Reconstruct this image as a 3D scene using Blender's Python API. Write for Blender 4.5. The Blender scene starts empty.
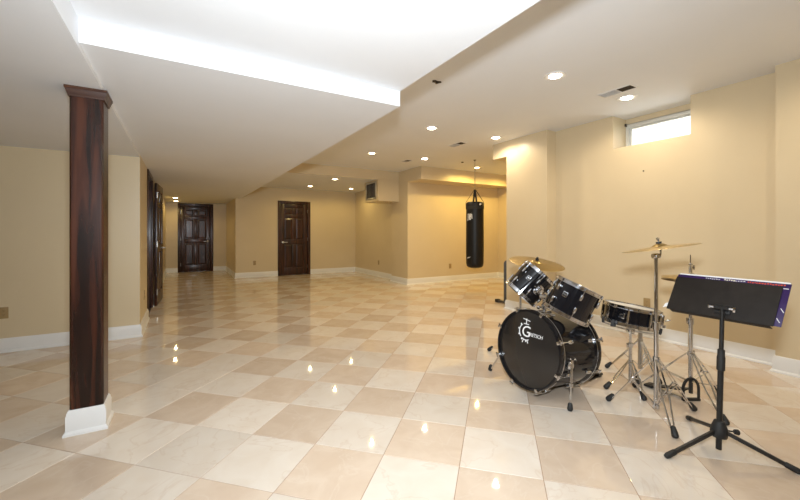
import bpy, bmesh, math, random
from mathutils import Vector, Matrix

random.seed(7)
scene = bpy.context.scene
COL = scene.collection

# ------------------------------------------------------------------ camera
F_PX, HORIZON, CAM_H, YAW = 370.9, 232.6, 1.20, math.radians(30.44)
cam_data = bpy.data.cameras.new('camera')
cam_data.sensor_fit = 'HORIZONTAL'
cam_data.sensor_width = 36.0
cam_data.lens = F_PX / 800.0 * 36.0
cam_data.shift_y = -(250.0 - HORIZON) / 800.0
cam_data.clip_start = 0.05
cam = bpy.data.objects.new('camera', cam_data)
COL.objects.link(cam)
cam.location = (0, 0, CAM_H)
cam.rotation_euler = (math.radians(90), 0, -YAW)
scene.camera = cam

# ------------------------------------------------------------------ world: overcast daylight outside the basement window
world = bpy.data.worlds.new('world')
scene.world = world
world.use_nodes = True
world.node_tree.nodes['Background'].inputs[0].default_value = (0.93, 0.97, 1.0, 1)
world.node_tree.nodes['Background'].inputs[1].default_value = 5.0

# photographer's flash just above the camera (its shadows show on ceiling and wall)
fl = bpy.data.lights.new('camera_flash', 'SPOT')
fl.energy = 280
fl.spot_size = math.radians(150)
fl.spot_blend = 1.0
fl.color = (0.87, 0.945, 1.0)
fl.shadow_soft_size = 0.07
flo = bpy.data.objects.new('camera_flash', fl)
COL.objects.link(flo)
flo.location = (0.0, 0.0, 1.5)
flo.rotation_euler = (math.radians(90+5), 0, -YAW)

# ------------------------------------------------------------------ exposure
vs = scene.view_settings
vs.view_transform = 'Standard'
vs.look = 'None'
vs.exposure = 0.55
vs.gamma = 1.0
vs.use_curve_mapping = False

DOWN_W = 15.5                       # watts of each downlight
WARM_NEAR = (1.0, 0.84, 0.62)
WARM_FAR = (1.0, 0.74, 0.27)

# ================================================================== materials
MATS = {}
def mat(name, color, rough=0.5, metal=0.0, spec=0.5, coat=0.0, coat_rough=0.05):
    m = bpy.data.materials.new(name); m.use_nodes = True
    b = m.node_tree.nodes['Principled BSDF']
    b.inputs['Base Color'].default_value = (*color, 1)
    b.inputs['Roughness'].default_value = rough
    b.inputs['Metallic'].default_value = metal
    b.inputs['Specular IOR Level'].default_value = spec
    b.inputs['Coat Weight'].default_value = coat
    b.inputs['Coat Roughness'].default_value = coat_rough
    MATS[name] = m
    return m

def add_bump(m, scale=200, strength=0.05, dist=0.002, detail=2):
    nt = m.node_tree; b = nt.nodes['Principled BSDF']
    tc = nt.nodes.new('ShaderNodeNewGeometry')
    n = nt.nodes.new('ShaderNodeTexNoise'); n.inputs['Scale'].default_value = scale; n.inputs['Detail'].default_value = detail
    bp = nt.nodes.new('ShaderNodeBump'); bp.inputs['Strength'].default_value = strength; bp.inputs['Distance'].default_value = dist
    nt.links.new(tc.outputs['Position'], n.inputs['Vector'])
    nt.links.new(n.outputs['Fac'], bp.inputs['Height'])
    nt.links.new(bp.outputs['Normal'], b.inputs['Normal'])
    return m

def ramp(nt, stops):
    r = nt.nodes.new('ShaderNodeValToRGB')
    e = r.color_ramp.elements
    e[0].position, e[0].color = stops[0][0], (*stops[0][1], 1)
    e[1].position, e[1].color = stops[-1][0], (*stops[-1][1], 1)
    for p, c in stops[1:-1]:
        x = e.new(p); x.color = (*c, 1)
    return r

def noise_mat(name, c0, c1, scale, rough, **k):
    m = mat(name, c0, rough, **k); nt = m.node_tree; b = nt.nodes['Principled BSDF']
    g = nt.nodes.new('ShaderNodeNewGeometry')
    n = nt.nodes.new('ShaderNodeTexNoise'); n.inputs['Scale'].default_value = scale; n.inputs['Detail'].default_value = 5
    r = ramp(nt, [(0.3, c0), (0.7, c1)])
    nt.links.new(g.outputs['Position'], n.inputs['Vector']); nt.links.new(n.outputs['Fac'], r.inputs[0]); nt.links.new(r.outputs[0], b.inputs['Base Color'])
    return m

PAINT = noise_mat('beige_wall_paint', (0.675, 0.56, 0.375), (0.705, 0.59, 0.40), 1.7, 0.34, spec=0.35)
add_bump(PAINT, 260, 0.05, 0.0015)
WHITE_CEIL = noise_mat('white_ceiling_paint', (0.78, 0.795, 0.82), (0.81, 0.825, 0.85), 1.3, 0.7, spec=0.2)
add_bump(WHITE_CEIL, 200, 0.04, 0.0015)
TRIM = noise_mat('white_trim_paint', (0.80, 0.80, 0.79), (0.84, 0.84, 0.83), 3, 0.3)
GROUT = noise_mat('grout', (0.36, 0.22, 0.14), (0.44, 0.28, 0.19), 30, 0.8)

def marble(name, base, alt, vein, rough=0.035):
    """polished marble; every tile draws its own tone and vein placement"""
    m = mat(name, base, rough, spec=0.5); nt = m.node_tree; b = nt.nodes['Principled BSDF']; L = nt.links.new
    g = nt.nodes.new('ShaderNodeNewGeometry'); oi = nt.nodes.new('ShaderNodeObjectInfo')
    add = nt.nodes.new('ShaderNodeMath'); add.operation = 'ADD'
    L(g.outputs['Random Per Island'], add.inputs[0]); L(oi.outputs['Random'], add.inputs[1])
    fr = nt.nodes.new('ShaderNodeMath'); fr.operation = 'FRACT'; L(add.outputs[0], fr.inputs[0])
    off = nt.nodes.new('ShaderNodeMath'); off.operation = 'MULTIPLY'; off.inputs[1].default_value = 71.0; L(fr.outputs[0], off.inputs[0])
    comb = nt.nodes.new('ShaderNodeCombineXYZ'); L(off.outputs[0], comb.inputs[2]); L(off.outputs[0], comb.inputs[0])
    va = nt.nodes.new('ShaderNodeVectorMath'); va.operation = 'ADD'; L(g.outputs['Position'], va.inputs[0]); L(comb.outputs[0], va.inputs[1])
    n1 = nt.nodes.new('ShaderNodeTexNoise'); n1.inputs['Scale'].default_value = 5.5; n1.inputs['Detail'].default_value = 8; n1.inputs['Distortion'].default_value = 0.8
    L(va.outputs[0], n1.inputs['Vector'])
    r1 = ramp(nt, [(0.35, base), (0.65, alt)]); L(n1.outputs['Fac'], r1.inputs[0])
    n2 = nt.nodes.new('ShaderNodeTexNoise'); n2.inputs['Scale'].default_value = 2.2; n2.inputs['Detail'].default_value = 6; n2.inputs['Distortion'].default_value = 1.6
    L(va.outputs[0], n2.inputs['Vector'])
    r2 = ramp(nt, [(0.485, (0, 0, 0)), (0.5, (1, 1, 1)), (0.515, (0, 0, 0))]); L(n2.outputs['Fac'], r2.inputs[0])
    vm = nt.nodes.new('ShaderNodeMath'); vm.operation = 'MULTIPLY'; vm.inputs[1].default_value = 0.30; L(r2.outputs[0], vm.inputs[0])
    mx = nt.nodes.new('ShaderNodeMix'); mx.data_type = 'RGBA'
    L(vm.outputs[0], mx.inputs[0]); L(r1.outputs[0], mx.inputs[6]); mx.inputs[7].default_value = (*vein, 1)
    hsv = nt.nodes.new('ShaderNodeHueSaturation')
    mr = nt.nodes.new('ShaderNodeMapRange'); mr.inputs[3].default_value = 0.92; mr.inputs[4].default_value = 1.06; L(fr.outputs[0], mr.inputs[0])
    L(mr.outputs[0], hsv.inputs['Value']); L(mx.outputs[2], hsv.inputs['Color']); L(hsv.outputs[0], b.inputs['Base Color'])
    return m
TILE_LIGHT = marble('cream_marble', (0.80, 0.725, 0.635), (0.76, 0.67, 0.57), (0.62, 0.47, 0.35))
TILE_DARK = marble('beige_marble', (0.72, 0.595, 0.475), (0.66, 0.525, 0.405), (0.77, 0.68, 0.58))

def wood(name, c0, c1, c2, rough, axis='Z', scale=14):
    m = mat(name, c0, rough, spec=0.4, coat=0.12, coat_rough=0.15); nt = m.node_tree; b = nt.nodes['Principled BSDF']; L = nt.links.new
    g = nt.nodes.new('ShaderNodeNewGeometry'); oi = nt.nodes.new('ShaderNodeObjectInfo')
    mp = nt.nodes.new('ShaderNodeMapping')
    s = {'Z': (scale, scale, scale * 0.06), 'X': (scale * 0.06, scale, scale)}[axis]
    mp.inputs['Scale'].default_value = s
    L(g.outputs['Position'], mp.inputs['Vector'])
    n = nt.nodes.new('ShaderNodeTexNoise'); n.inputs['Scale'].default_value = 1.6; n.inputs['Detail'].default_value = 8; n.inputs['Distortion'].default_value = 1.2
    L(mp.outputs[0], n.inputs['Vector'])
    r = ramp(nt, [(0.36, c0), (0.5, c1), (0.64, c2)]); L(n.outputs['Fac'], r.inputs[0]); L(r.outputs[0], b.inputs['Base Color'])
    return m
DOOR_WOOD = wood('dark_mahogany', (0.014, 0.005, 0.003), (0.034, 0.010, 0.005), (0.07, 0.021, 0.010), 0.30)
COL_WOOD = wood('column_mahogany', (0.012, 0.005, 0.0035), (0.036, 0.011, 0.006), (0.075, 0.022, 0.010), 0.26, scale=11)
CROWN_WOOD = wood('crown_mahogany', (0.028, 0.010, 0.005), (0.055, 0.019, 0.009), (0.09, 0.033, 0.014), 0.35, axis='X', scale=11)

CHROME = mat('chrome', (0.68, 0.70, 0.74), 0.08, 1.0)
STEEL = mat('brushed_steel', (0.55, 0.54, 0.52), 0.3, 1.0)
BLACK_GLOSS = mat('black_drum_lacquer', (0.006, 0.006, 0.008), 0.08, spec=0.45)
BLACK_HEAD = mat('black_drum_head', (0.022, 0.019, 0.017), 0.16, spec=0.5)
WHITE_HEAD = noise_mat('coated_drum_head', (0.74, 0.73, 0.70), (0.80, 0.79, 0.76), 9, 0.5)
RUBBER = noise_mat('black_rubber', (0.012, 0.012, 0.012), (0.02, 0.02, 0.02), 30, 0.6)
BLACK_METAL = noise_mat('black_powder_coat', (0.010, 0.010, 0.010), (0.016, 0.015, 0.015), 60, 0.42)
DESK_BLACK = noise_mat('satin_black_desk', (0.018, 0.014, 0.012), (0.023, 0.019, 0.016), 20, 0.6, spec=0.25)
BLACK_VINYL = add_bump(mat('black_vinyl', (0.009, 0.009, 0.0095), 0.42, spec=0.3), 90, 0.25, 0.003)
WEBBING = noise_mat('black_webbing', (0.015, 0.014, 0.013), (0.025, 0.023, 0.02), 120, 0.8)
BRASS = noise_mat('bronze_cymbal', (0.36, 0.25, 0.085), (0.44, 0.31, 0.11), 7, 0.33, metal=1.0)
# lathe rings of the cymbal
_nt = BRASS.node_tree
_o = _nt.nodes.new('ShaderNodeTexCoord'); _w = _nt.nodes.new('ShaderNodeTexWave'); _w.wave_type = 'RINGS'; _w.rings_direction = 'Z'
_w.inputs['Scale'].default_value = 60; _bp = _nt.nodes.new('ShaderNodeBump'); _bp.inputs['Strength'].default_value = 0.12; _bp.inputs['Distance'].default_value = 0.001
_nt.links.new(_o.outputs['Object'], _w.inputs['Vector']); _nt.links.new(_w.outputs['Fac'], _bp.inputs['Height']); _nt.links.new(_bp.outputs['Normal'], _nt.nodes['Principled BSDF'].inputs['Normal'])
WHITE_PLASTIC = noise_mat('white_plastic', (0.75, 0.75, 0.74), (0.8, 0.8, 0.79), 20, 0.4)
ALMOND = noise_mat('almond_plastic', (0.36, 0.25, 0.11), (0.40, 0.28, 0.13), 40, 0.4)
ALMOND_DARK = noise_mat('socket_slot', (0.05, 0.03, 0.012), (0.06, 0.04, 0.015), 40, 0.6)
DARK_HOLE = noise_mat('dark_duct', (0.03, 0.022, 0.014), (0.05, 0.035, 0.022), 25, 0.8)
GRILLE_GREY = noise_mat('grey_grille', (0.50, 0.48, 0.43), (0.56, 0.53, 0.47), 30, 0.4)
PURPLE = noise_mat('purple_cover', (0.026, 0.010, 0.075), (0.036, 0.013, 0.10), 12, 0.3)
PAPER = noise_mat('paper', (0.80, 0.79, 0.77), (0.86, 0.85, 0.83), 30, 0.7)
RED_INK = mat('red_print', (0.65, 0.09, 0.02), 0.4)
CREAM_INK = mat('cream_print', (0.72, 0.68, 0.52), 0.4)
WHITE_INK = mat('white_print', (0.82, 0.82, 0.82), 0.5)
GREY_METAL = noise_mat('grey_enamel', (0.055, 0.052, 0.045), (0.075, 0.07, 0.06), 30, 0.45)
VINYL_FRAME = noise_mat('white_vinyl', (0.70, 0.71, 0.68), (0.75, 0.76, 0.73), 20, 0.35)

def emis(name, color, strength):
    m = bpy.data.materials.new(name); m.use_nodes = True
    b = m.node_tree.nodes['Principled BSDF']
    b.inputs['Base Color'].default_value = (0.9, 0.9, 0.88, 1)
    b.inputs['Emission Color'].default_value = (*color, 1); b.inputs['Emission Strength'].default_value = strength
    return m
LENS_NEAR = emis('lamp_lens', (1.0, 0.90, 0.74), 18)
LENS_FAR = emis('warm_lamp_lens', (1.0, 0.78, 0.45), 14)

def glass():
    m = bpy.data.materials.new('window_glass'); m.use_nodes = True; nt = m.node_tree
    nt.nodes.remove(nt.nodes['Principled BSDF'])
    out = nt.nodes['Material Output']
    t = nt.nodes.new('ShaderNodeBsdfTransparent'); t.inputs[0].default_value = (0.93, 0.96, 0.95, 1)
    g = nt.nodes.new('ShaderNodeBsdfGlossy'); g.inputs['Roughness'].default_value = 0.02
    f = nt.nodes.new('ShaderNodeFresnel'); f.inputs[0].default_value = 1.5
    x = nt.nodes.new('ShaderNodeMixShader')
    nt.links.new(f.outputs[0], x.inputs[0]); nt.links.new(t.outputs[0], x.inputs[1]); nt.links.new(g.outputs[0], x.inputs[2]); nt.links.new(x.outputs[0], out.inputs[0])
    return m
GLASS = glass()

# ================================================================== mesh builder
ORG = {}
class MB:
    def __init__(s): s.v = []; s.f = []
    def add(s, vs_, fs):
        n = len(s.v); s.v += [Vector(p) for p in vs_]; s.f += [[i + n for i in f] for f in fs]; return s
    def box(s, x0, x1, y0, y1, z0, z1, bev=0.0):
        if bev <= 0:
            P = [(x0,y0,z0),(x1,y0,z0),(x1,y1,z0),(x0,y1,z0),(x0,y0,z1),(x1,y0,z1),(x1,y1,z1),(x0,y1,z1)]
            return s.add(P, [(0,3,2,1),(4,5,6,7),(0,1,5,4),(1,2,6,5),(2,3,7,6),(3,0,4,7)])
        bm = bmesh.new()
        bmesh.ops.create_cube(bm, size=1, matrix=Matrix.Translation(((x0+x1)/2,(y0+y1)/2,(z0+z1)/2)) @ Matrix.Diagonal((x1-x0,y1-y0,z1-z0,1)))
        bmesh.ops.bevel(bm, geom=bm.edges[:], offset=bev, segments=2, affect='EDGES', profile=0.6)
        return s.from_bm(bm)
    def from_bm(s, bm, M=None):
        bm.verts.index_update()
        vs_ = [(M @ v.co if M else v.co.copy()) for v in bm.verts]
        fs = [[v.index for v in f.verts] for f in bm.faces]; bm.free()
        return s.add(vs_, fs)
    def obox(s, c, ex, ey, ez, sx, sy, sz, bev=0.0):
        """box with its own axes; sx, sy, sz full sizes"""
        t = MB().box(-sx/2, sx/2, -sy/2, sy/2, -sz/2, sz/2, bev)
        c = Vector(c); ex, ey, ez = Vector(ex), Vector(ey), Vector(ez)
        return s.add([c + ex*p.x + ey*p.y + ez*p.z for p in t.v], t.f)
    def bar(s, p0, p1, w, h, up=(0,0,1), bev=0.0):
        p0, p1 = Vector(p0), Vector(p1); d = p1 - p0; L = d.length; d.normalize()
        e = d.cross(Vector(up));
        if e.length < 1e-5: e = d.cross(Vector((1,0,0)))
        e.normalize(); n = e.cross(d)
        return s.obox((p0+p1)/2, d, e, n, L, w, h, bev)
    def lathe(s, prof, o, axis, n=32, ref=None, cap0=False, cap1=False):
        """prof: list of (radius, distance along axis)"""
        o = Vector(o); a = Vector(axis).normalized(); x, y = frame(a, ref)
        V = []; Fc = []
        for r, t in prof:
            for k in range(n):
                w = 2*math.pi*k/n
                V.append(o + a*t + (x*math.cos(w) + y*math.sin(w))*r)
        for i in range(len(prof)-1):
            for k in range(n):
                k2 = (k+1) % n
                Fc.append((i*n+k, i*n+k2, (i+1)*n+k2, (i+1)*n+k))
        if cap0: Fc.append(tuple(range(n-1, -1, -1)))
        if cap1: b = (len(prof)-1)*n; Fc.append(tuple(b+k for k in range(n)))
        return s.add(V, Fc)
    def cyl(s, p0, p1, r0, r1=None, n=16):
        p0, p1 = Vector(p0), Vector(p1); d = p1-p0
        return s.lathe([(r0, 0), (r1 if r1 is not None else r0, d.length)], p0, d, n, None, True, True)
    def tube(s, pts, r, n=10, closed=False):
        pts = [Vector(p) for p in pts]; m = len(pts); V = []; Fc = []; px = None
        for i in range(m):
            a = pts[(i+1) % m] if (closed or i < m-1) else pts[i]
            b = pts[i-1] if (closed or i > 0) else pts[i]
            d = (a-b).normalized()
            if px is None: x, _ = frame(d)
            else:
                x = px - d*px.dot(d); x.normalize()
            px = x; y = d.cross(x)
            for k in range(n):
                w = 2*math.pi*k/n; V.append(pts[i] + (x*math.cos(w)+y*math.sin(w))*r)
        for i in range(m if closed else m-1):
            j = (i+1) % m
            for k in range(n):
                k2 = (k+1) % n; Fc.append((i*n+k, i*n+k2, j*n+k2, j*n+k))
        if not closed:
            Fc.append(tuple(range(n-1,-1,-1))); Fc.append(tuple((m-1)*n+k for k in range(n)))
        return s.add(V, Fc)
    def ball(s, c, r, n=12):
        return s.lathe([(r*math.sin(math.pi*i/8), -r*math.cos(math.pi*i/8)) for i in range(9)], c, (0,0,1), n)
    def prism(s, poly, o, ex, ey, ez, t0, t1):
        o = Vector(o); ex, ey, ez = Vector(ex), Vector(ey), Vector(ez); n = len(poly)
        V = [o + ex*p[0] + ey*p[1] + ez*t0 for p in poly] + [o + ex*p[0] + ey*p[1] + ez*t1 for p in poly]
        Fc = [tuple(range(n-1,-1,-1)), tuple(range(n, 2*n))] + [(i, (i+1) % n, n+(i+1) % n, n+i) for i in range(n)]
        return s.add(V, Fc)
    def build(s, name, m, parent=None, smooth=True, angle=35):
        org = ORG.get(parent.name, Vector((0,0,0))) if parent else Vector((0,0,0))
        me = bpy.data.meshes.new(name)
        me.from_pydata([tuple(v-org) for v in s.v], [], s.f)
        me.materials.append(m)
        bm = bmesh.new(); bm.from_mesh(me); bmesh.ops.recalc_face_normals(bm, faces=bm.faces[:]); bm.to_mesh(me); bm.free()
        if smooth:
            for p in me.polygons: p.use_smooth = True
            me.set_sharp_from_angle(angle=math.radians(angle))
        o = bpy.data.objects.new(name, me); COL.objects.link(o)
        if parent: o.parent = parent
        ORG[o.name] = org
        return o

def frame(a, ref=None):
    a = Vector(a).normalized()
    ref = Vector(ref) if ref is not None else (Vector((0,0,1)) if abs(a.z) < 0.9 else Vector((1,0,0)))
    x = (ref - a*ref.dot(a)).normalized(); return x, a.cross(x)

def tag(o, label, cat, group=None):
    o['label'] = label; o['category'] = cat
    if group: o['group'] = group
    return o
def thing(name, loc, label, cat, group=None):
    o = bpy.data.objects.new(name, None); COL.objects.link(o); o.empty_display_size = 0.1
    o.location = loc; ORG[o.name] = Vector(loc); return tag(o, label, cat, group)
def struct(o, label=None):
    o['kind'] = 'structure'
    if label: o['label'] = label
    return o
def sempty(name, loc, label=None):
    o = bpy.data.objects.new(name, None); COL.objects.link(o); o.location = loc; ORG[o.name] = Vector(loc); return struct(o, label)

def text_mesh(body, size, shear=0.0, extrude=0.0006, spacing=1.0):
    cu = bpy.data.curves.new('text', 'FONT'); cu.body = body; cu.size = size; cu.shear = shear; cu.extrude = extrude
    cu.align_x = 'CENTER'; cu.align_y = 'CENTER'; cu.space_character = spacing; cu.resolution_u = 3
    ob = bpy.data.objects.new('text', cu); COL.objects.link(ob)
    dg = bpy.context.evaluated_depsgraph_get()
    me = bpy.data.meshes.new_from_object(ob.evaluated_get(dg))
    b = MB().add([v.co.copy() for v in me.vertices], [list(p.vertices) for p in me.polygons])
    bpy.data.objects.remove(ob); bpy.data.curves.remove(cu); bpy.data.meshes.remove(me)
    return b
def place(b, o, ex, ey, ez):
    o, ex, ey, ez = Vector(o), Vector(ex), Vector(ey), Vector(ez)
    b.v = [o + ex*p.x + ey*p.y + ez*p.z for p in b.v]; return b

# ================================================================== the room
ZC = 2.644          # high ceiling
ZS = 2.10           # low soffit over the hall line
ZN = 2.207          # raised part of the soffit
ZL = 2.07           # ceiling left of the column
ZB = 2.433          # ceiling in front of the far door
WX = 4.61           # window wall
HX = -0.42          # hall left wall

# --- floor: recessed grout bed and marble tiles laid at 45 degrees
floor = struct(MB().box(-4.3, 7.6, -3.3, 13.3, -0.12, -0.002).build('floor', GROUT, None, False), 'polished marble tile floor laid diagonally in cream and beige')
T = 0.40645; U0, V0 = -1.8096, 1.5107
EI = Vector((math.sqrt(.5), -math.sqrt(.5), 0)); EJ = Vector((math.sqrt(.5), math.sqrt(.5), 0))
rects = [(-4, WX, -3, 5.22), (HX, 4.6, 5.22, 10.58), (HX, 1.21, 10.58, 13.0), (4.42, 7.32, 4.2, 7.26), (-2.0, HX, 5.37, 8.0)]
def inside(x, y, e=0.0):
    return any(a-e <= x <= b+e and c-e <= y <= d+e for a, b, c, d in rects)
FWD = Vector((math.sin(YAW), math.cos(YAW), 0)); RGT = Vector((math.cos(YAW), -math.sin(YAW), 0))
cells = []
for i in range(-40, 40):
    for j in range(-40, 40):
        c = EI*(U0+(i+.5)*T) + EJ*(V0+(j+.5)*T)
        cs = [EI*(U0+(i+a)*T) + EJ*(V0+(j+b)*T) for a, b in ((0,0),(1,0),(1,1),(0,1),(.5,.5))]
        if not any(inside(p.x, p.y) for p in cs): continue
        d = c.dot(FWD); vis = 0.0
        if d > 0.5:
            u = 400 + F_PX*c.dot(RGT)/d; v = HORIZON + F_PX*CAM_H/d
            if -40 < u < 840 and v < 560 and inside(c.x, c.y): vis = 1.0/d**3
        cells.append((vis, i, j, c))
cells.sort(key=lambda q: -q[0])
def tile_mb(c, th=0.010, ch=0.0012, gap=0.0016):
    h = T/2-gap; k = h-ch; V = []
    for r, z in ((k, 0.0), (h, -ch), (h, -th)):
        for a, b in ((-1,-1),(1,-1),(1,1),(-1,1)): V.append(c + EI*(a*r) + EJ*(b*r) + Vector((0,0,z)))
    return V, [(0,1,2,3)] + [(4+q, 4+(q+1) % 4, (q+1) % 4, q) for q in range(4)] + [(8+q, 8+(q+1) % 4, 4+(q+1) % 4, 4+q) for q in range(4)]
tile_me = []
for nm, m_ in (('cream_tile', TILE_LIGHT), ('beige_tile', TILE_DARK)):
    V, Fs = tile_mb(Vector((0,0,0)))
    me = bpy.data.meshes.new(nm); me.from_pydata([tuple(v) for v in V], [], Fs); me.materials.append(m_)
    bm = bmesh.new(); bm.from_mesh(me); bmesh.ops.recalc_face_normals(bm, faces=bm.faces[:])
    if bm.faces[0].normal.z < 0: bmesh.ops.reverse_faces(bm, faces=bm.faces[:])
    bm.to_mesh(me); bm.free(); tile_me.append(me)
LIGHT_EXTRA = {(0, 0), (-2, 2)}
far = [MB(), MB()]
nt_ = 0
for vis, i, j, c in cells:
    dark = 0 if ((i+j) % 2 == 1 or (i, j) in LIGHT_EXTRA) else 1
    if vis > 0 and nt_ < 300:
        o = bpy.data.objects.new('tile', tile_me[dark]); COL.objects.link(o); o.parent = floor
        o.location = c; nt_ += 1
    else:
        far[dark].add(*tile_mb(c))
for nm, b, m_ in (('cream_tile_field', far[0], TILE_LIGHT), ('beige_tile_field', far[1], TILE_DARK)):
    o = b.build(nm, m_, floor, False); o['kind'] = 'stuff'

# --- walls
def wall(name, boxes, m=PAINT, label=None):
    b = MB()
    for q in boxes: b.box(*q)
    return struct(b.build(name, m, None, False), label)
DY0, DY1, DH = 6.30, 7.14, 2.03       # side doorway in the hall
wall('wall_left', [(-4.15, HX, 5.22, 5.37, 0, 2.644)])
wall('wall_hall_left', [(HX-.15, HX, 5.37, DY0, 0, ZS), (HX-.15, HX, DY1, 13.15, 0, ZS), (HX-.15, HX, DY0, DY1, DH, ZS)])
wall('wall_side_room', [(-2.15, -2.0, 5.37, 8.15, 0, ZS), (-2.0, HX-.15, 8.0, 8.15, 0, ZS)])
E1 = (-0.055, 0.785)                  # door opening at the hall end
wall('wall_hall_end', [(HX, E1[0], 13.0, 13.15, 0, ZS), (E1[1], 1.36, 13.0, 13.15, 0, ZS), (E1[0], E1[1], 13.0, 13.15, DH, ZS)])
wall('wall_hall_right', [(1.21, 1.36, 10.73, 13.0, 0, ZS)])
E2 = (2.345, 3.145)
wall('wall_back', [(1.21, E2[0], 10.58, 10.73, 0, ZB), (E2[1], 4.75, 10.58, 10.73, 0, ZB), (E2[0], E2[1], 10.58, 10.73, DH, ZB)])
wall('wall_side', [(4.62, 4.75, 8.02, 10.58, 0, ZC), (4.47, 4.75, 7.26, 8.02, 0, ZC)])
wall('wall_nook', [(4.75, 7.47, 7.26, 7.41, 0, ZC)])
wall('wall_nook_right', [(7.32, 7.47, 4.2, 7.26, 0, ZC)])
wall('wall_pier', [(4.42, 7.47, 3.446, 4.20, 0, ZC), (4.42, 7.32, 4.20, 4.50, 2.40, ZC)])
WY0, WY1, WZ = 1.815, 2.629, 2.237
wall('wall_right', [(WX, 5.0, 1.12, WY0, 0, ZC), (WX, 5.0, WY1, 3.446, 0, ZC), (WX, 5.0, WY0, WY1, 0, WZ), (4.90, 5.0, WY0, WY1, 2.575, ZC)])
wall('wall_right_near', [(4.42, 5.0, -3.15, 1.12, 0, ZC)])
wall('wall_rear', [(-4.15, 4.42, -3.15, -3.0, 0, ZC)])
wall('wall_far_left', [(-4.15, -4.0, -3.0, 5.22, 0, ZC)])

# --- ceilings
wall('ceiling', [(-4.3, 7.6, -3.3, 13.3, ZC, 2.80)], WHITE_CEIL, 'white painted high ceiling')
wall('ceiling_soffit', [(HX, 1.34, 2.28, 13.15, ZS, ZC), (HX-.15, HX, 5.37, 13.15, ZS, ZC)], WHITE_CEIL, 'low white soffit running to the hall')
wall('ceiling_soffit_raised', [(HX, 1.34, -3.0, 2.28, ZN, ZC)], WHITE_CEIL, 'slightly raised part of the white soffit')
wall('ceiling_left', [(-4.0, HX, -3.0, 5.22, ZL, ZC), (-2.15, HX-.15, 5.37, 8.15, ZS, ZC)], WHITE_CEIL, 'low white ceiling on the column side')
wall('ceiling_back_drop', [(1.34, 4.62, 7.68, 10.73, ZB, ZC)], WHITE_CEIL, 'dropped ceiling before the far door')
wall('wall_back_drop_fascia', [(1.34, 4.47, 7.665, 7.68, ZB-.004, ZC)], PAINT, 'beige fascia of the dropped ceiling')
wall('wall_duct_box', [(3.916, 4.47, 7.665, 8.02, 1.94, ZB), (3.916, 4.62, 8.02, 8.40, 1.94, ZB)], PAINT, 'beige boxed duct under the dropped ceiling')
wall('wall_nook_soffit', [(4.47, 7.32, 6.70, 7.26, 2.365, ZC)], PAINT, 'beige soffit across the nook')

# --- baseboards
PROF = [(0, 0), (.030, 0), (.030, .010), (.024, .020), (.017, .024), (.017, .108), (.013, .118), (.013, .126), (.006, .140), (0, .140)]
def baseboard(name, segs):
    """segs: (p0, p1, outward normal, start extension, end extension)"""
    b = MB()
    for p0, p1, n, e0, e1 in segs:
        p0, p1, n = Vector((*p0, 0)), Vector((*p1, 0)), Vector((*n, 0)); d = (p1-p0).normalized()
        # e = +1 outside mitre, -1 inside mitre, 0 square end
        V = [p0 + n*q[0] - d*q[0]*e0 + Vector((0,0,q[1])) for q in PROF] + [p1 + n*q[0] + d*q[0]*e1 + Vector((0,0,q[1])) for q in PROF]
        k = len(PROF)
        b.add(V, [(i, (i+1) % k, k+(i+1) % k, k+i) for i in range(k)] + [tuple(range(k)), tuple(range(2*k-1, k-1, -1))])
    return struct(b.build(name, TRIM, None, True, 30))
CW = 0.058                            # casing width
baseboard('baseboard_left', [((-4.0, 5.22), (HX, 5.22), (0,-1), -1, 1)])
baseboard('baseboard_hall_left', [((HX, 5.22), (HX, DY0-CW), (1,0), 1, 0), ((HX, DY1+CW), (HX, 13.0), (1,0), 0, -1)])
baseboard('baseboard_hall_end', [((HX, 13.0), (E1[0]-CW, 13.0), (0,-1), -1, 0), ((E1[1]+CW, 13.0), (1.21, 13.0), (0,-1), 0, -1)])
baseboard('baseboard_hall_right', [((1.21, 13.0), (1.21, 10.58), (-1,0), -1, 1)])
baseboard('baseboard_back', [((1.21, 10.58), (E2[0]-CW, 10.58), (0,-1), 1, 0), ((E2[1]+CW, 10.58), (4.62, 10.58), (0,-1), 0, -1)])
baseboard('baseboard_side', [((4.62, 10.58), (4.62, 8.02), (-1,0), -1, -1), ((4.62, 8.02), (4.47, 8.02), (0,1), -1, 1), ((4.47, 8.02), (4.47, 7.26), (-1,0), 1, 1)])
baseboard('baseboard_nook', [((4.47, 7.26), (7.32, 7.26), (0,-1), 1, -1)])
baseboard('baseboard_nook_right', [((7.32, 7.26), (7.32, 4.20), (-1,0), -1, -1)])
baseboard('baseboard_pier', [((7.32, 4.20), (4.42, 4.20), (0,1), -1, 1), ((4.42, 4.20), (4.42, 3.446), (-1,0), 1, 1), ((4.42, 3.446), (WX, 3.446), (0,-1), 1, -1)])
baseboard('baseboard_right', [((WX, 3.446), (WX, 1.12), (-1,0), -1, -1)])
baseboard('baseboard_right_near', [((WX, 1.12), (4.42, 1.12), (0,1), -1, 1), ((4.42, 1.12), (4.42, -3.0), (-1,0), 1, -1)])

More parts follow.
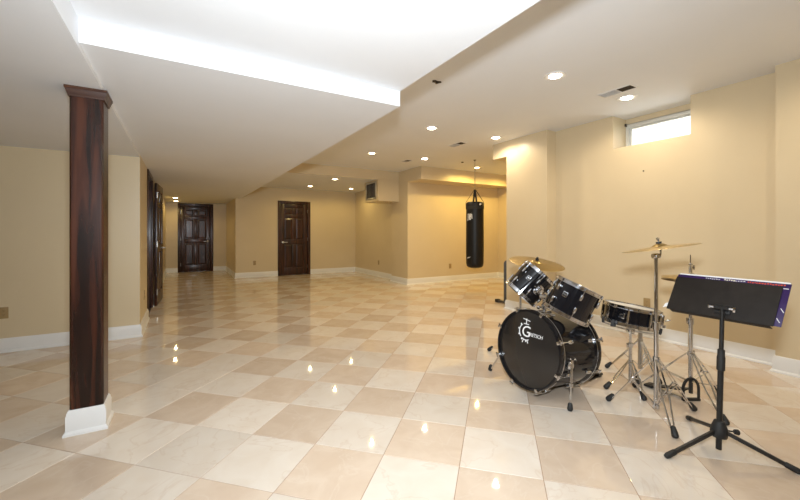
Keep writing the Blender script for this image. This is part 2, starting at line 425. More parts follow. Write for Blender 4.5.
# --- doors: six raised panels, dark casing
def door(name, origin, ex, ey, w, label, knob_right=True, hinge_right=True, open_angle=None, casing=True, hinge_center=None):
    """origin: floor point at the opening's left end; ex along the opening, ey towards the viewer"""
    o = sempty(name, origin, label)
    O, X, Y, Z = Vector(origin), Vector(ex), Vector(ey), Vector((0,0,1))
    h = DH
    if casing:
        b = MB()
        for x in (-CW/2, w+CW/2): b.obox(O+X*x+Y*.009+Z*((h+CW)/2), X, Y, Z, CW, .018, h+CW, .004)
        b.obox(O+X*(w/2)+Y*.009+Z*(h+CW/2), X, Y, Z, w, .018, CW, .004)
        b.build('casing', DOOR_WOOD, o)
        j = MB()
        for x in (.009, w-.009): j.obox(O+X*x-Y*.075+Z*(h/2), X, Y, Z, .018, .15, h, .001)
        j.obox(O+X*(w/2)-Y*.075+Z*(h-.009), X, Y, Z, w-.036, .15, .018, .001)
        for x in (.026, w-.026): j.obox(O+X*x-Y*.085+Z*(h/2-.009), X, Y, Z, .018, .03, h-.018, .001)
        j.obox(O+X*(w/2)-Y*.085+Z*(h-.026), X, Y, Z, w-.07, .03, .018, .001)
        j.obox(O+X*(w/2)-Y*.075+Z*.004, X, Y, Z, w-.036, .15, .008, .001)  # threshold added to stop outside light leaking in under the leaf
        j.build('jamb', DOOR_WOOD, o)
    # leaf frame: P origin, LX along leaf, LY face
    lw = w-.042; lh = h-.03; th = .040
    if open_angle is None:
        P = O + X*.021 - Y*.068 + Z*.010; LX, LY = X, Y
    else:
        a = math.radians(open_angle)
        P = Vector(hinge_center) + Z*.008
        LX = (X*math.cos(a) + Y*math.sin(a)); LY = (-X*math.sin(a) + Y*math.cos(a))
        # leaf runs from the hinge away along LX
    leaf = MB()
    st, mid = .105, .10                         # stiles and centre mullion
    rails = [(0, .20), (.86, 1.0), (1.60, 1.70), (lh-.11, lh)]
    for x0, x1 in ((0, st), (lw-st, lw)): leaf.obox(P+LX*((x0+x1)/2)+LY*th/2+Z*lh/2, LX, LY, Z, x1-x0, th, lh, .002)
    for z0, z1 in rails: leaf.obox(P+LX*lw/2+LY*th/2+Z*((z0+z1)/2), LX, LY, Z, lw-2*st, th, z1-z0, .002)
    for (_, z0), (z1, _) in zip(rails[:-1], rails[1:]):
        leaf.obox(P+LX*lw/2+LY*th/2+Z*((z0+z1)/2), LX, LY, Z, mid, th, z1-z0, .002)
    lf = leaf.build('leaf', DOOR_WOOD, o)
    for (_, z0), (z1, _) in zip(rails[:-1], rails[1:]):
        for x0, x1 in ((st, lw/2-mid/2), (lw/2+mid/2, lw-st)):
            cx, cz, pw, ph = (x0+x1)/2, (z0+z1)/2, x1-x0, z1-z0
            b = MB()
            b.obox(P+LX*cx+LY*th/2+Z*cz, LX, LY, Z, pw, .012, ph)
            for sgn in (1, -1):                 # raised field with sloped margin, both faces
                base = .006*sgn; top = .017*sgn
                q = []
                for (mg, d) in ((.012, base), (.045, top)):
                    for sx, sz in ((-1,-1),(1,-1),(1,1),(-1,1)):
                        q.append(P+LX*(cx+sx*(pw/2-mg))+LY*(th/2+d)+Z*(cz+sz*(ph/2-mg)))
                b.add(q, [(4,5,6,7)] + [(k, (k+1) % 4, 4+(k+1) % 4, 4+k) for k in range(4)])
            b.build('panel', DOOR_WOOD, lf, False)
    kx = lw-.07 if knob_right else .07
    sgn = -1 if knob_right else 1
    hd = MB()
    for d in (1, -1):
        base = P+LX*kx+LY*(th if d > 0 else 0)+Z*.92
        hd.lathe([(.001, 0), (.030, 0), (.030, .006), (.012, .010), (.010, .045)], base, LY*d, 20)
        hd.tube([base+LY*d*.045, base+LY*d*.05+LX*sgn*.03, base+LY*d*.048+LX*sgn*.115], .0085, 10)
    hd.build('handle', STEEL, lf)
    hx = lw if hinge_right else 0.0
    for z in (.22, 1.0, 1.80):
        hb = MB(); c = P+LX*(hx+(.008 if hinge_right else -.008))+LY*(th+.004)+Z*z
        hb.cyl(c-Z*.048, c+Z*.048, .007, None, 10); hb.ball(c+Z*.05, .0075, 8)
        hb.obox(c-LY*.006, LX, LY, Z, .03, .004, .09)
        hb.build('hinge', STEEL, lf)
    return o
door('door_1', (E1[0], 13.0, 0), (1,0,0), (0,-1,0), E1[1]-E1[0], 'dark six-panel door closed at the end of the hall', True, False)
door('door_2', (E2[0], 10.58, 0), (1,0,0), (0,-1,0), E2[1]-E2[0], 'dark six-panel door closed in the back wall', False, True)
# the side doorway: its leaf swung flat back along the hall wall
door('door_3', (HX, DY0, 0), (0,1,0), (1,0,0), DY1-DY0, 'dark six-panel door swung open along the hall wall', True, False, 3.5, True, (HX+.030, DY1+.085, 0))

# --- basement window in its recess
w1 = sempty('window_1', (4.90, (WY0+WY1)/2, WZ), 'shallow basement window high in the beige wall')
fr = MB()
zt = 2.575
for y0, y1, z0, z1 in ((WY0, WY0+.03, WZ, zt), (WY1-.035, WY1, WZ, zt), (WY0+.03, WY1-.035, WZ, WZ+.03), (WY0+.03, WY1-.035, zt-.045, zt)):
    fr.box(4.895, 4.955, y0, y1, z0, z1, .004)
fr.build('frame', VINYL_FRAME, w1)
sash = MB()
ym = WY0+.40
for y0, y1, z0, z1 in ((WY0+.031, WY0+.055, WZ+.031, zt-.046), (WY1-.06, WY1-.036, WZ+.031, zt-.046), (WY0+.055, WY1-.06, WZ+.031, WZ+.052), (WY0+.055, WY1-.06, zt-.066, zt-.046)):
    sash.box(4.915, 4.94, y0, y1, z0, z1, .003)
sash.build('sash', VINYL_FRAME, w1)
MB().box(4.926, 4.930, WY0+.05, WY1-.055, WZ+.05, zt-.06).build('pane', GLASS, w1, False)
rd = MB().cyl((4.875, WY0+.005, zt-.005), (4.875, WY1-.005, zt-.005), .0045, None, 8)
rd.build('curtain_rod', STEEL, w1)
for y, z in ((WY1-.010, zt-.01), (WY0+.012, zt+.055)):
    MB().box(4.865, 4.90, y-.008, y+.008, z-.015, z+.02, .002).build('bracket', GREY_METAL, w1)

# ================================================================== column
cx0, cx1, cy0, cy1 = -0.577, -0.416, 2.887, 3.065
colm = thing('column', ((cx0+cx1)/2, (cy0+cy1)/2, 0), 'square dark-stained wooden column with white base and small crown', 'column')
ch = .010
poly = [(cx0+ch, cy0), (cx1-ch, cy0), (cx1, cy0+ch), (cx1, cy1-ch), (cx1-ch, cy1), (cx0+ch, cy1), (cx0, cy1-ch), (cx0, cy0+ch)]
MB().prism(poly, (0,0,0), (1,0,0), (0,1,0), (0,0,1), 0.0, 2.03).build('shaft', COL_WOOD, colm, True, 20)
def ring_sweep(prof, x0, x1, y0, y1):
    b = MB(); k = len(prof)
    for d, z in prof: b.add([(x0-d, y0-d, z), (x1+d, y0-d, z), (x1+d, y1+d, z), (x0-d, y1+d, z)], [])
    for i in range(k-1):
        for q in range(4): b.f.append([i*4+q, i*4+(q+1) % 4, (i+1)*4+(q+1) % 4, (i+1)*4+q])
    return b
b = ring_sweep([(.026, 0), (.026, .012), (.019, .022), (.015, .026), (.015, .112), (.011, .122), (.011, .130), (.003, .146), (-.002, .146)], cx0, cx1, cy0, cy1)
b.build('base_trim', TRIM, colm, True, 30)
b = ring_sweep([(-.002, 2.012), (.006, 2.012), (.007, 2.022), (.010, 2.028), (.018, 2.054), (.021, 2.056), (.021, 2.0695), (-.002, 2.0695)], cx0, cx1, cy0, cy1)
b.build('crown', CROWN_WOOD, colm, True, 20)

# ================================================================== ceiling lights and vents
def downlight(x, y, z, label, lens, color, power, group='recessed downlights'):
    t = thing('downlight', (x, y, z), label, 'light', group)
    MB().lathe([(.098, 0), (.098, -.004), (.092, -.008), (.060, -.006), (.054, 0)], (x, y, z), (0,0,1), 32).build('trim_ring', WHITE_PLASTIC, t)
    MB().lathe([(.054, -.001), (.050, -.008), (.040, -.014), (.015, -.017), (.0005, -.0175)], (x, y, z), (0,0,1), 24).build('lens', lens, t)
    ld = bpy.data.lights.new('downlight_lamp', 'SPOT'); ld.energy = power; ld.color = color
    ld.spot_size = math.radians(172); ld.spot_blend = 0.5; ld.shadow_soft_size = 0.025
    lo = bpy.data.objects.new('lamp', ld); COL.objects.link(lo); lo.parent = t; lo.location = (0, 0, -.046)
    return t
for x, y, lab, far_ in [
    (2.96, 2.22, 'recessed downlight in the high ceiling between soffit and vent', 0),
    (4.10, 2.19, 'recessed downlight close beside the ceiling vent near the window', 0),
    (2.97, 4.19, 'recessed downlight in the high ceiling beside the long soffit edge', 0), (4.11, 4.12, 'recessed downlight in the high ceiling next to the wall pier', 0),
    (2.97, 6.06, 'amber recessed downlight just before the dropped ceiling fascia', 1), (4.08, 5.99, 'recessed downlight between the small ceiling vent and the nook soffit', 0),
    (5.64, 6.23, 'warm recessed downlight in the nook ceiling behind the punching bag', 2),
    (6.70, 6.15, 'warm recessed downlight in the nook ceiling past the pier header', 2),
    (2.96, 0.27, 'recessed downlight in the high ceiling behind the music stand', 0), (4.10, 0.27, 'recessed downlight beside the projecting end of the window wall', 0)]:  # these two are out of view, added along the lamp grid for extra light
    downlight(x, y, ZC, lab, LENS_FAR if far_ else LENS_NEAR, (WARM_NEAR, WARM_FAR, (1.0, 0.70, 0.20))[far_], DOWN_W*(1.0, 1.2, 2.2)[far_])
for x, y, lab in ((2.92, 9.66, 'recessed downlight in the dropped ceiling right before the back door'), (3.03, 8.11, 'recessed downlight in the dropped ceiling just behind its fascia'), (4.07, 9.63, 'recessed downlight in the dropped ceiling corner by the duct grille')):
    downlight(x, y, ZB, lab, LENS_FAR, WARM_FAR, DOWN_W*.6)
for x, y, lab in ((-.15, 11.16, 'recessed hall downlight midway between open door and end door'), (-.15, 12.3, 'recessed hall downlight right in front of the end door')):
    downlight(x, y, ZS, lab, LENS_FAR, WARM_FAR, DOWN_W*.4)

def ceiling_vent(x0, x1, y0, y1, split, label):
    t = thing('ceiling_vent', ((x0+x1)/2, (y0+y1)/2, ZC), label, 'vent', 'ceiling vents')
    b = MB()
    for q in ((x0, x0+.012, y0, y1), (x1-.012, x1, y0, y1), (x0+.012, x1-.012, y0, y0+.012), (x0+.012, x1-.012, y1-.012, y1), (x0+.012, x1-.012, split-.004, split+.004)):
        b.box(q[0], q[1], q[2], q[3], ZC-.006, ZC+.001)
    b.build('frame', WHITE_PLASTIC, t, False)
    MB().box(x0+.012, x1-.012, y0+.012, split-.004, ZC-.002, ZC+.001).build('duct_opening', DARK_HOLE, t, False)
    k = 0; x = x0+.020
    while x < x1-.018:
        MB().obox((x, (split+y1)/2-.004, ZC-.004), Vector((.85,0,.5)).normalized(), (0,1,0), Vector((-.5,0,.85)).normalized(), .012, y1-split-.018, .0016).build('slat', WHITE_PLASTIC, t, False)
        x += .011
    k = 0; x = x0+.024
    while x < x1-.018:
        MB().obox((x, (split+y0)/2+.004, ZC-.0035), Vector((-.85,0,.5)).normalized(), (0,1,0), Vector((.5,0,.85)).normalized(), .004, split-y0-.018, .0012).build('slat', DARK_HOLE, t, False)
        x += .022
    return t
ceiling_vent(3.755, 3.90, 1.97, 2.315, 2.125, 'half dark ceiling vent beside the downlight near the window')
ceiling_vent(3.81, 3.955, 4.585, 4.92, 4.73, 'half dark ceiling vent in the middle of the high ceiling')
ceiling_vent(3.83, 3.97, 6.25, 6.50, 6.40, 'small ceiling vent near the dropped ceiling fascia')

# open junction box in the ceiling
t = thing('ceiling_junction_box', (2.10, 2.885, ZC), 'open dark junction box hole in the high ceiling beside the soffit', 'junction box')
MB().prism([(-.055,-.012),(-.035,-.030),(.0,-.022),(.03,-.034),(.052,-.01),(.03,.022),(.02,.03),(-.01,.02),(-.03,.026)], (2.10, 2.885, ZC), (1,0,0), (0,1,0), (0,0,1), -.003, .001).build('opening', DARK_HOLE, t, False)
MB().tube([(2.085, 2.88, ZC), (2.095, 2.885, ZC-.012), (2.11, 2.875, ZC-.016), (2.13, 2.885, ZC-.004)], .004, 6).build('wire', RUBBER, t)
MB().tube([(2.12, 2.90, ZC), (2.118, 2.905, ZC-.010), (2.10, 2.90, ZC-.014), (2.09, 2.89, ZC-.002)], .003, 6).build('wire', ALMOND, t)

tag(MB().lathe([(.0005, -.016), (.018, -.015), (.026, -.008), (.028, 0)], (4.95, 5.90, ZC), (0,0,1), 16).build('sprinkler_cap', GREY_METAL), 'small dark round cap on the ceiling before the punching bag', 'ceiling cap')

# side grille on the duct box
t = thing('duct_grille', (3.916, 8.03, 2.0), 'louvred return grille on the side of the duct box', 'vent')
b = MB()
gx = 3.916
for y0, y1, z0, z1 in ((7.75, 7.80, 1.99, 2.41), (8.27, 8.32, 1.99, 2.41), (7.80, 8.27, 1.99, 2.03), (7.80, 8.27, 2.37, 2.41)):
    b.box(gx-.012, gx, y0, y1, z0, z1, .002)
b.build('frame', STEEL, t)
MB().box(gx-.003, gx, 7.80, 8.27, 2.03, 2.37).build('backing', DARK_HOLE, t, False)
for k in range(7):
    y = 7.83+k*.068
    MB().obox((gx-.007, y, 2.20), Vector((.5,.85,0)).normalized(), Vector((-.85,.5,0)).normalized(), (0,0,1), .030, .003, .34).build('slat', GRILLE_GREY, t, False)

# ================================================================== wall outlets
def outlet(c, ex, ey, label):
    """c centre on wall, ex along the wall, ey out of the wall"""
    t = thing('wall_outlet', c, label, 'outlet', 'wall outlets')
    C, X, Y, Z = Vector(c), Vector(ex), Vector(ey), Vector((0,0,1))
    MB().obox(C+Y*.003, X, Y, Z, .072, .006, .116, .0025).build('cover_plate', ALMOND, t)
    for dz in (.021, -.021):
        MB().prism([(.017*math.cos(a), .0145*math.sin(a)) for a in [q*math.pi/8 for q in range(16)]], C+Z*dz, X, Z, Y, .005, .0078).build('socket', ALMOND, t)
        b = MB()
        for dx in (-.006, .006): b.obox(C+X*dx+Y*.0078+Z*(dz+.003), X, Y, Z, .0022, .0012, .008)
        b.obox(C+Y*.0078+Z*(dz-.007), X, Y, Z, .0045, .0012, .0045)
        b.build('slot', ALMOND_DARK, t, False)
    return t
outlet((-1.542, 5.22, .395), (1,0,0), (0,-1,0), 'tan double outlet low on the wall behind the wooden column')
outlet((1.68, 10.58, .385), (1,0,0), (0,-1,0), 'small tan outlet on the back wall left of the closed door')
outlet((5.70, 7.26, .376), (1,0,0), (0,-1,0), 'tan outlet on the nook wall below the punching bag')
outlet((4.62, 9.01, .385), (0,1,0), (-1,0,0), 'tan outlet on the shaded side wall by the duct box')
outlet((WX, 2.238, .388), (0,1,0), (-1,0,0), 'tan outlet on the window wall behind the snare drum')
outlet((HX, 5.76, .40), (0,1,0), (1,0,0), 'tan outlet in the hall wall beside the open door')
b = MB().cyl((WX-.006, 2.276, 1.914), (WX+.004, 2.276, 1.914), .007, .009, 10)
tag(b.build('wall_anchor', ALMOND_DARK), 'small dark screw anchor in the wall below the window', 'screw')

# ================================================================== punching bag
bx, by = 5.02, 5.605
t = thing('punching_bag', (bx, by, .496), 'black cylindrical punching bag hanging on a chain from the ceiling', 'punching bag')
R = .172
MB().lathe([(.0005, .500), (.08, .502), (.135, .515), (.160, .54), (R, .60), (R+.003, .9), (R+.002, 1.3), (R, 1.74), (R-.006, 1.785), (R-.022, 1.805), (.10, 1.80), (.0005, 1.795)], (bx, by, 0), (0,0,1), 40).build('shell', BLACK_VINYL, t)
MB().lathe([(R+.001, 1.66), (R+.006, 1.665), (R+.006, 1.715), (R+.001, 1.72)], (bx, by, 0), (0,0,1), 40).build('top_band', WEBBING, t)
for k in range(4):
    a = math.pi/4*1.3 + k*math.pi/2; d = Vector((math.cos(a), math.sin(a), 0)); n = Vector((-math.sin(a), math.cos(a), 0))
    p = Vector((bx, by, 0))
    b = MB()
    b.bar(p+d*(R+.004)+Vector((0,0,1.68)), p+d*(R+.004)+Vector((0,0,1.80)), .038, .005, d)
    b.bar(p+d*(R+.004)+Vector((0,0,1.80)), p+d*.012+Vector((0,0,2.055)), .034, .005, d)
    b.build('strap', WEBBING, t)
MB().tube([(bx+.03*math.cos(w), by, 2.065+.03*math.sin(w)) for w in [q*math.pi/8 for q in range(16)]], .005, 8, True).build('ring', CHROME, t)
b = MB()
nl = 14; z0 = 2.085; z1 = ZC-.03; st = (z1-z0)/nl
for k in range(nl):
    zc = z0+(k+.5)*st; e = Vector((1,0,0)) if k % 2 else Vector((0,1,0))
    b.tube([Vector((bx, by, zc)) + e*(.010*math.cos(w)) + Vector((0,0,(st*.62)*math.sin(w))) for w in [q*math.pi/5 for q in range(10)]], .003, 6, True)
b.build('chain', STEEL, t)
MB().lathe([(.03, 0), (.03, -.006), (.008, -.012), (.006, -.035), (.0005, -.036)], (bx, by, ZC), (0,0,1), 14).build('ceiling_hook', GREY_METAL, t)
MB().tube([(bx-.02, by, .503), (bx-.012, by, .470), (bx+.012, by, .470), (bx+.02, by, .503)], .004, 6).build('bottom_loop', STEEL, t)
# white marks printed on the vinyl
vd = Vector((-bx, -by, 0)).normalized(); vr = Vector((-vd.y, vd.x, 0))
def on_bag(sx, z, off=.0012):
    a = sx/R
    n = (vd*math.cos(a)+vr*math.sin(a)); return Vector((bx, by, z)) + n*(R+.0045+off)
def stroke(b, s0, z0, s1, z1, w):
    n = 4
    for k in range(n):
        pa = on_bag(s0+(s1-s0)*k/n, z0+(z1-z0)*k/n); pb = on_bag(s0+(s1-s0)*(k+1)/n, z0+(z1-z0)*(k+1)/n)
        b.bar(pa, pb, w, .0015, pa-Vector((bx, by, pa.z)))
sg = -1 if vr.dot(Vector((math.cos(YAW), -math.sin(YAW), 0))) > 0 else 1
b = MB()
for q in ((.215, 1.57, .215, 1.45, .016), (.190, 1.57, .160, 1.45, .016), (.150, 1.57, .185, 1.45, .016), (.20, 1.505, .150, 1.505, .014), (.135, 1.56, .130, 1.47, .015), (.24, 1.45, .215, 1.44, .012)):
    stroke(b, sg*(q[0]-.075), q[1], sg*(q[2]-.075), q[3], q[4])
b.build('printed_mark', WHITE_INK, t, False)
b = MB(); stroke(b, sg*.17, .70, sg*.135, .705, .012); stroke(b, sg*.135, .705, sg*.09, .725, .010); b.build('bottom_mark', WHITE_INK, t, False)
b = MB(); stroke(b, sg*-.09, 1.745, sg*-.13, 1.765, .03); b.build('care_label', WHITE_INK, t, False)

# ================================================================== grey equipment upright behind the pier
t = thing('equipment_upright', (4.71, 4.46, 0), 'dark grey metal upright with floor foot behind the wall pier', 'equipment')
pp = [(-.055, 0), (.055, 0), (.055, .66)] + [(.055*math.cos(a), .66+.055*math.sin(a)) for a in [q*math.pi/8 for q in range(1, 8)]] + [(-.055, .66)]
MB().prism(pp, (4.71, 4.46, .02), (.62, -.78, 0), (0,0,1), (.78, .62, 0), -.02, .02).build('post', GREY_METAL, t, True, 25)
MB().box(4.67, 4.73, 4.30, 4.68, .010, .045, .006).build('foot', GREY_METAL, t)
MB().box(4.66, 4.74, 4.64, 4.70, 0, .055, .012).build('foot_cap', RUBBER, t)
MB().box(4.66, 4.74, 4.28, 4.33, 0, .055, .012).build('foot_cap', RUBBER, t)

# ================================================================== drum kit
def lug_bar(o, a, rad, t0, t1, w=.011):
    return MB().bar(o+a*t0+rad, o+a*t1+rad, w*1.5, w, rad.normalized(), .003)

def drum(name, label, cat, center, axis, Rr, L, nl, hoopm, group=None, ref=None, root=None):
    """shell drum: centre, axis to the batter side, head radius, shell length"""
    t = thing(name, root or center, label, cat, group)
    c = Vector(center); a = Vector(axis).normalized(); o = c - a*L/2
    x, y = frame(a, ref)
    MB().lathe([(Rr-.006, .004), (Rr, 0), (Rr, L), (Rr-.006, L-.004)], o, a, 56, ref).build('shell', BLACK_GLOSS, t)
    for s, nm, m_ in ((1, 'batter_head', WHITE_HEAD), (-1, 'resonant_head', WHITE_HEAD)):
        z = L+.006 if s > 0 else -.006
        MB().lathe([(.0005, z), (Rr-.004, z), (Rr+.004, z-s*.006), (Rr+.004, z-s*.016)], o, a, 48, ref).build(nm, m_, t)
        zb = L if s > 0 else 0
        MB().lathe([(Rr+.003, zb-s*.008), (Rr+.006, zb-s*.010), (Rr+.016, zb-s*.010), (Rr+.016, zb-s*.006), (Rr+.007, zb-s*.004), (Rr+.007, zb+s*.010), (Rr+.011, zb+s*.012), (Rr+.011, zb+s*.016), (Rr+.004, zb+s*.016), (Rr+.003, zb-s*.008)], o, a, 56, ref).build('hoop', hoopm, t)
    for k in range(nl):
        w = 2*math.pi*(k+.5)/nl; rad = x*math.cos(w)+y*math.sin(w)
        two = L > .18; hl = .024 if two else .050
        lugs = []
        for zc in ((L*.27, L*.73) if two else (L*.5,)):
            lugs.append(MB().lathe([(.002, -hl), (.008, -hl+.004), (.010, -hl*.4), (.010, hl*.4), (.008, hl-.004), (.002, hl)], o+a*zc+rad*(Rr+.010), a, 10).build('lug', CHROME, t))
        for zs, ze, lg in ((lugs and L*.73 if two else L*.5, L, lugs[-1]), (L*.27 if two else L*.5, 0.0, lugs[0])):
            sg_ = 1 if ze > 0 else -1
            r_ = MB().cyl(o+a*zs+rad*(Rr+.013), o+a*(ze+sg_*.006)+rad*(Rr+.013), .003, None, 8)
            r_.cyl(o+a*(ze-sg_*.004)+rad*(Rr+.013), o+a*(ze+sg_*.012)+rad*(Rr+.013), .0055, None, 8)
            r_.build('tension_rod', CHROME, lg)
    return t, c, a, o, x, y

def badge(t, c, a, Rr, dirv, s=.034, off=0.0):
    n = (dirv - a*dirv.dot(a)).normalized(); e = a.cross(n)
    p = c + n*(Rr+.001) + a*off
    bd = MB().obox(p, e, a, n, s*.95, s, .003, .0012).build('badge', CHROME, t)
    b = MB()
    b.obox(p+n*.0016, e, a, n, s*.74, s*.76, .0010)
    b.build('badge_face', BLACK_METAL, bd, False)
    b = MB()
    b.tube([p+n*.0024+e*(s*.22*math.cos(w))+a*(s*.22*math.sin(w)+s*.03) for w in [q*math.pi/6 for q in range(12)]], .0012, 5, True)
    b.bar(p+n*.0024-e*s*.28-a*s*.02, p+n*.0024+e*s*.28-a*s*.02, s*.16, .0012, n)
    b.build('badge_print', CHROME, bd, False)

# ---- bass drum
FO = Vector((2.20, 1.89, .338)); RO = Vector((2.655, 1.89, .293))
ax = (RO-FO).normalized(); BL = (RO-FO).length; BR = .276
t = thing('bass_drum', (2.43, 1.89, 0), 'large black bass drum with dark logo head standing on chrome spurs', 'drum')
bass = t
x, y = frame(ax)
MB().lathe([(BR-.006, .03), (BR, .026), (BR, BL-.026), (BR-.006, BL-.03)], FO, ax, 72).build('shell', BLACK_GLOSS, t)
hp = MB().lathe([(.0005, .004), (BR-.006, .004), (BR+.002, .008)], FO, ax, 64).build('front_head', BLACK_HEAD, t)
MB().lathe([(.0005, BL-.004), (BR-.006, BL-.004), (BR+.002, BL-.008)], FO, ax, 64).build('batter_head', WHITE_HEAD, t)
for s, z in ((1, 0.0), (-1, BL)):
    h_ = MB().lathe([(BR-.004, z+s*.002), (BR-.002, z-s*.006), (BR+.012, z-s*.006), (BR+.013, z-s*.002), (BR+.013, z+s*.030), (BR+.011, z+s*.034), (BR+.001, z+s*.034), (BR-.004, z+s*.002)], FO, ax, 72).build('hoop', BLACK_GLOSS, t)
    MB().lathe([(BR+.001, z+s*.034), (BR+.013, z+s*.0345), (BR+.0145, z+s*.038), (BR+.013, z+s*.042), (BR+.001, z+s*.042)], FO, ax, 72).build('hoop_inlay', CHROME, h_)
for k in range(8):
    w = 2*math.pi*(k+.5)/8; rad = x*math.cos(w)+y*math.sin(w); tan = ax.cross(rad)
    for s, z in ((1, 0.0), (-1, BL)):
        b = MB()
        b.obox(FO+ax*(z+s*.012)+rad*(BR+.020), ax, tan, rad, .042, .022, .012, .004)        # claw over the hoop
        b.obox(FO+ax*(z-s*.009)+rad*(BR+.010), ax, tan, rad, .008, .022, .024, .003)
        b.cyl(FO+ax*(z+s*.010)+rad*(BR+.030), FO+ax*(z+s*.10)+rad*(BR+.028), .0035, None, 8)
        b.bar(FO+ax*(z-s*.010)+rad*(BR+.030)-tan*.018, FO+ax*(z-s*.010)+rad*(BR+.030)+tan*.018, .008, .008, ax, .002)
        b.build('claw_hook', CHROME, t)
        b = MB().lathe([(.003, -.026), (.010, -.022), (.013, 0), (.010, .022), (.003, .026)], FO+ax*(z+s*.115)+rad*(BR+.016), ax, 10)
        b.build('lug', CHROME, t)
# spurs
for mount, foot in (((2.29, 1.610, .29), (2.25, 1.572, 0)), ((2.30, 2.160, .27), (2.31, 2.385, 0))):
    m_, f_ = Vector(mount), Vector(foot); out = Vector((0, math.copysign(1, m_.y-1.89), 0)); top = m_+out*.022+Vector((0,0,.02))
    d = (f_-top).normalized()
    b = MB()
    b.lathe([(.030, -.012), (.030, .016), (.022, .026), (.0005, .028)], m_, out, 20)
    b.cyl(top-d*.02, top+d*.15, .0105, None, 12)
    b.lathe([(.0105, 0), (.015, .004), (.015, .022), (.0105, .026)], top+d*.13, d, 12)
    b.cyl(top+d*.15, f_-d*.02, .0065, None, 10)
    sp = b.build('spur', CHROME, t)
    MB().lathe([(.008, -.055), (.015, -.045), (.019, -.012), (.013, -.0005), (.0005, 0)], f_, d if abs(d.z) > .9 else Vector((d.x*.3, d.y*.3, d.z)).normalized(), 12).build('rubber_tip', RUBBER, sp)
# logo on the front head: big round letter with small emblem and script
EXH = Vector((0, -1, 0)); nH = -ax; EYH = nH.cross(EXH).normalized()
if EYH.z < 0: EYH = -EYH
lc = FO + nH*(-.002) + EXH*(-.010) + EYH*.128
def head_text(body, size, dx, dy, name, shear=.15, sp=.95):
    b = place(text_mesh(body, size, shear, .0006, sp), lc+EXH*dx+EYH*dy, EXH, EYH, nH); return b.build(name, WHITE_INK, hp, False)
head_text('G', .115, -.012, -.006, 'logo_initial', .1)
head_text('RETSCH', .035, .080, -.018, 'logo_lettering', .2, .88)
b = MB()
for w0, w1 in ((2.2, 3.9), (4.1, 5.2)):
    pts = [lc+EXH*(-.012+.060*math.cos(w0+(w1-w0)*q/12))+EYH*(-.006+.060*math.sin(w0+(w1-w0)*q/12))+nH*.0005 for q in range(13)]
    b.tube(pts, .0035, 5)
for k in range(5):
    w = 2.3+k*.62; b.obox(lc+EXH*(-.012+.067*math.cos(w))+EYH*(-.006+.067*math.sin(w)), EXH*math.cos(w)+EYH*math.sin(w), EYH*math.cos(w)-EXH*math.sin(w), nH, .014, .010, .001)
b.tube([lc+EXH*-.012+EYH*.052+nH*.0005, lc+EXH*-.010+EYH*.092+nH*.0005], .003, 5)
b.tube([lc+EXH*-.042+EYH*.088+nH*.0005, lc+EXH*-.010+EYH*.084+nH*.0005, lc+EXH*.022+EYH*.078+nH*.0005], .003, 5)
b.tube([lc+EXH*-.034+EYH*.052+nH*.0005, lc+EXH*.012+EYH*.052+nH*.0005], .003, 5)
b.tube([lc+EXH*-.030+EYH*-.064+nH*.0005, lc+EXH*-.040+EYH*-.088+nH*.0005], .003, 5)
b.tube([lc+EXH*.004+EYH*-.064+nH*.0005, lc+EXH*.012+EYH*-.086+nH*.0005], .003, 5)
b.build('logo_emblem', WHITE_INK, hp, False)
# tom holder on top of the shell
hb = Vector((2.40, 1.895, .315+BR))
b = MB()
b.obox(hb+Vector((0,0,.004)), (1,0,0), (0,1,0), (0,0,1), .085, .07, .020, .006)
b.cyl(hb, hb+Vector((0,0,.135)), .0145, None, 16)
b.lathe([(.0145, 0), (.023, .004), (.023, .036), (.0145, .040)], hb+Vector((0,0,.02)), (0,0,1), 16)
b.bar(hb+Vector((-.03,0,.04)), hb+Vector((-.075,-.01,.045)), .02, .012, (0,0,1), .003)
b.ball(hb+Vector((-.08,-.01,.045)), .014, 10)
b.cyl(hb+Vector((0,-.032,.115)), hb+Vector((0,.032,.115)), .017, None, 14)
holder = b.build('tom_holder', CHROME, t)

# ---- rack toms
view = lambda p: (Vector((p[0], p[1], 0))).normalized()
def tilt_axis(p, right, up, fwd):
    f = view(p); r = Vector((f.y, -f.x, 0)); return (r*right + Vector((0,0,up)) + f*fwd).normalized()
c1 = (2.495, 2.115, .775); a1 = tilt_axis(c1, .66, .72, .16)
c2 = (2.355, 1.630, .728); a2 = tilt_axis(c2, .43, .90, .10)
T1 = drum('rack_tom', 'smaller black rack tom tilted steeply under the ride cymbal', 'drum', c1, a1, .138, .220, 6, CHROME, 'rack toms', None, c1)
T2 = drum('rack_tom', 'wider black rack tom with square badge above the bass drum', 'drum', c2, a2, .148, .204, 6, CHROME, 'rack toms', None, c2)
toCam = lambda c: (Vector((0,0,1.2))-Vector(c)).normalized()
for TT, Rr, sd in ((T1, .138, .35), (T2, .148, .42)):
    t_, c, a = TT[0], TT[1], TT[2]; tc = toCam(c); sidev = tc.cross(Vector((0,0,1))).normalized()
    badge(t_, c, a, Rr, tc + sidev*(-sd)*-1.0, .036, .02)
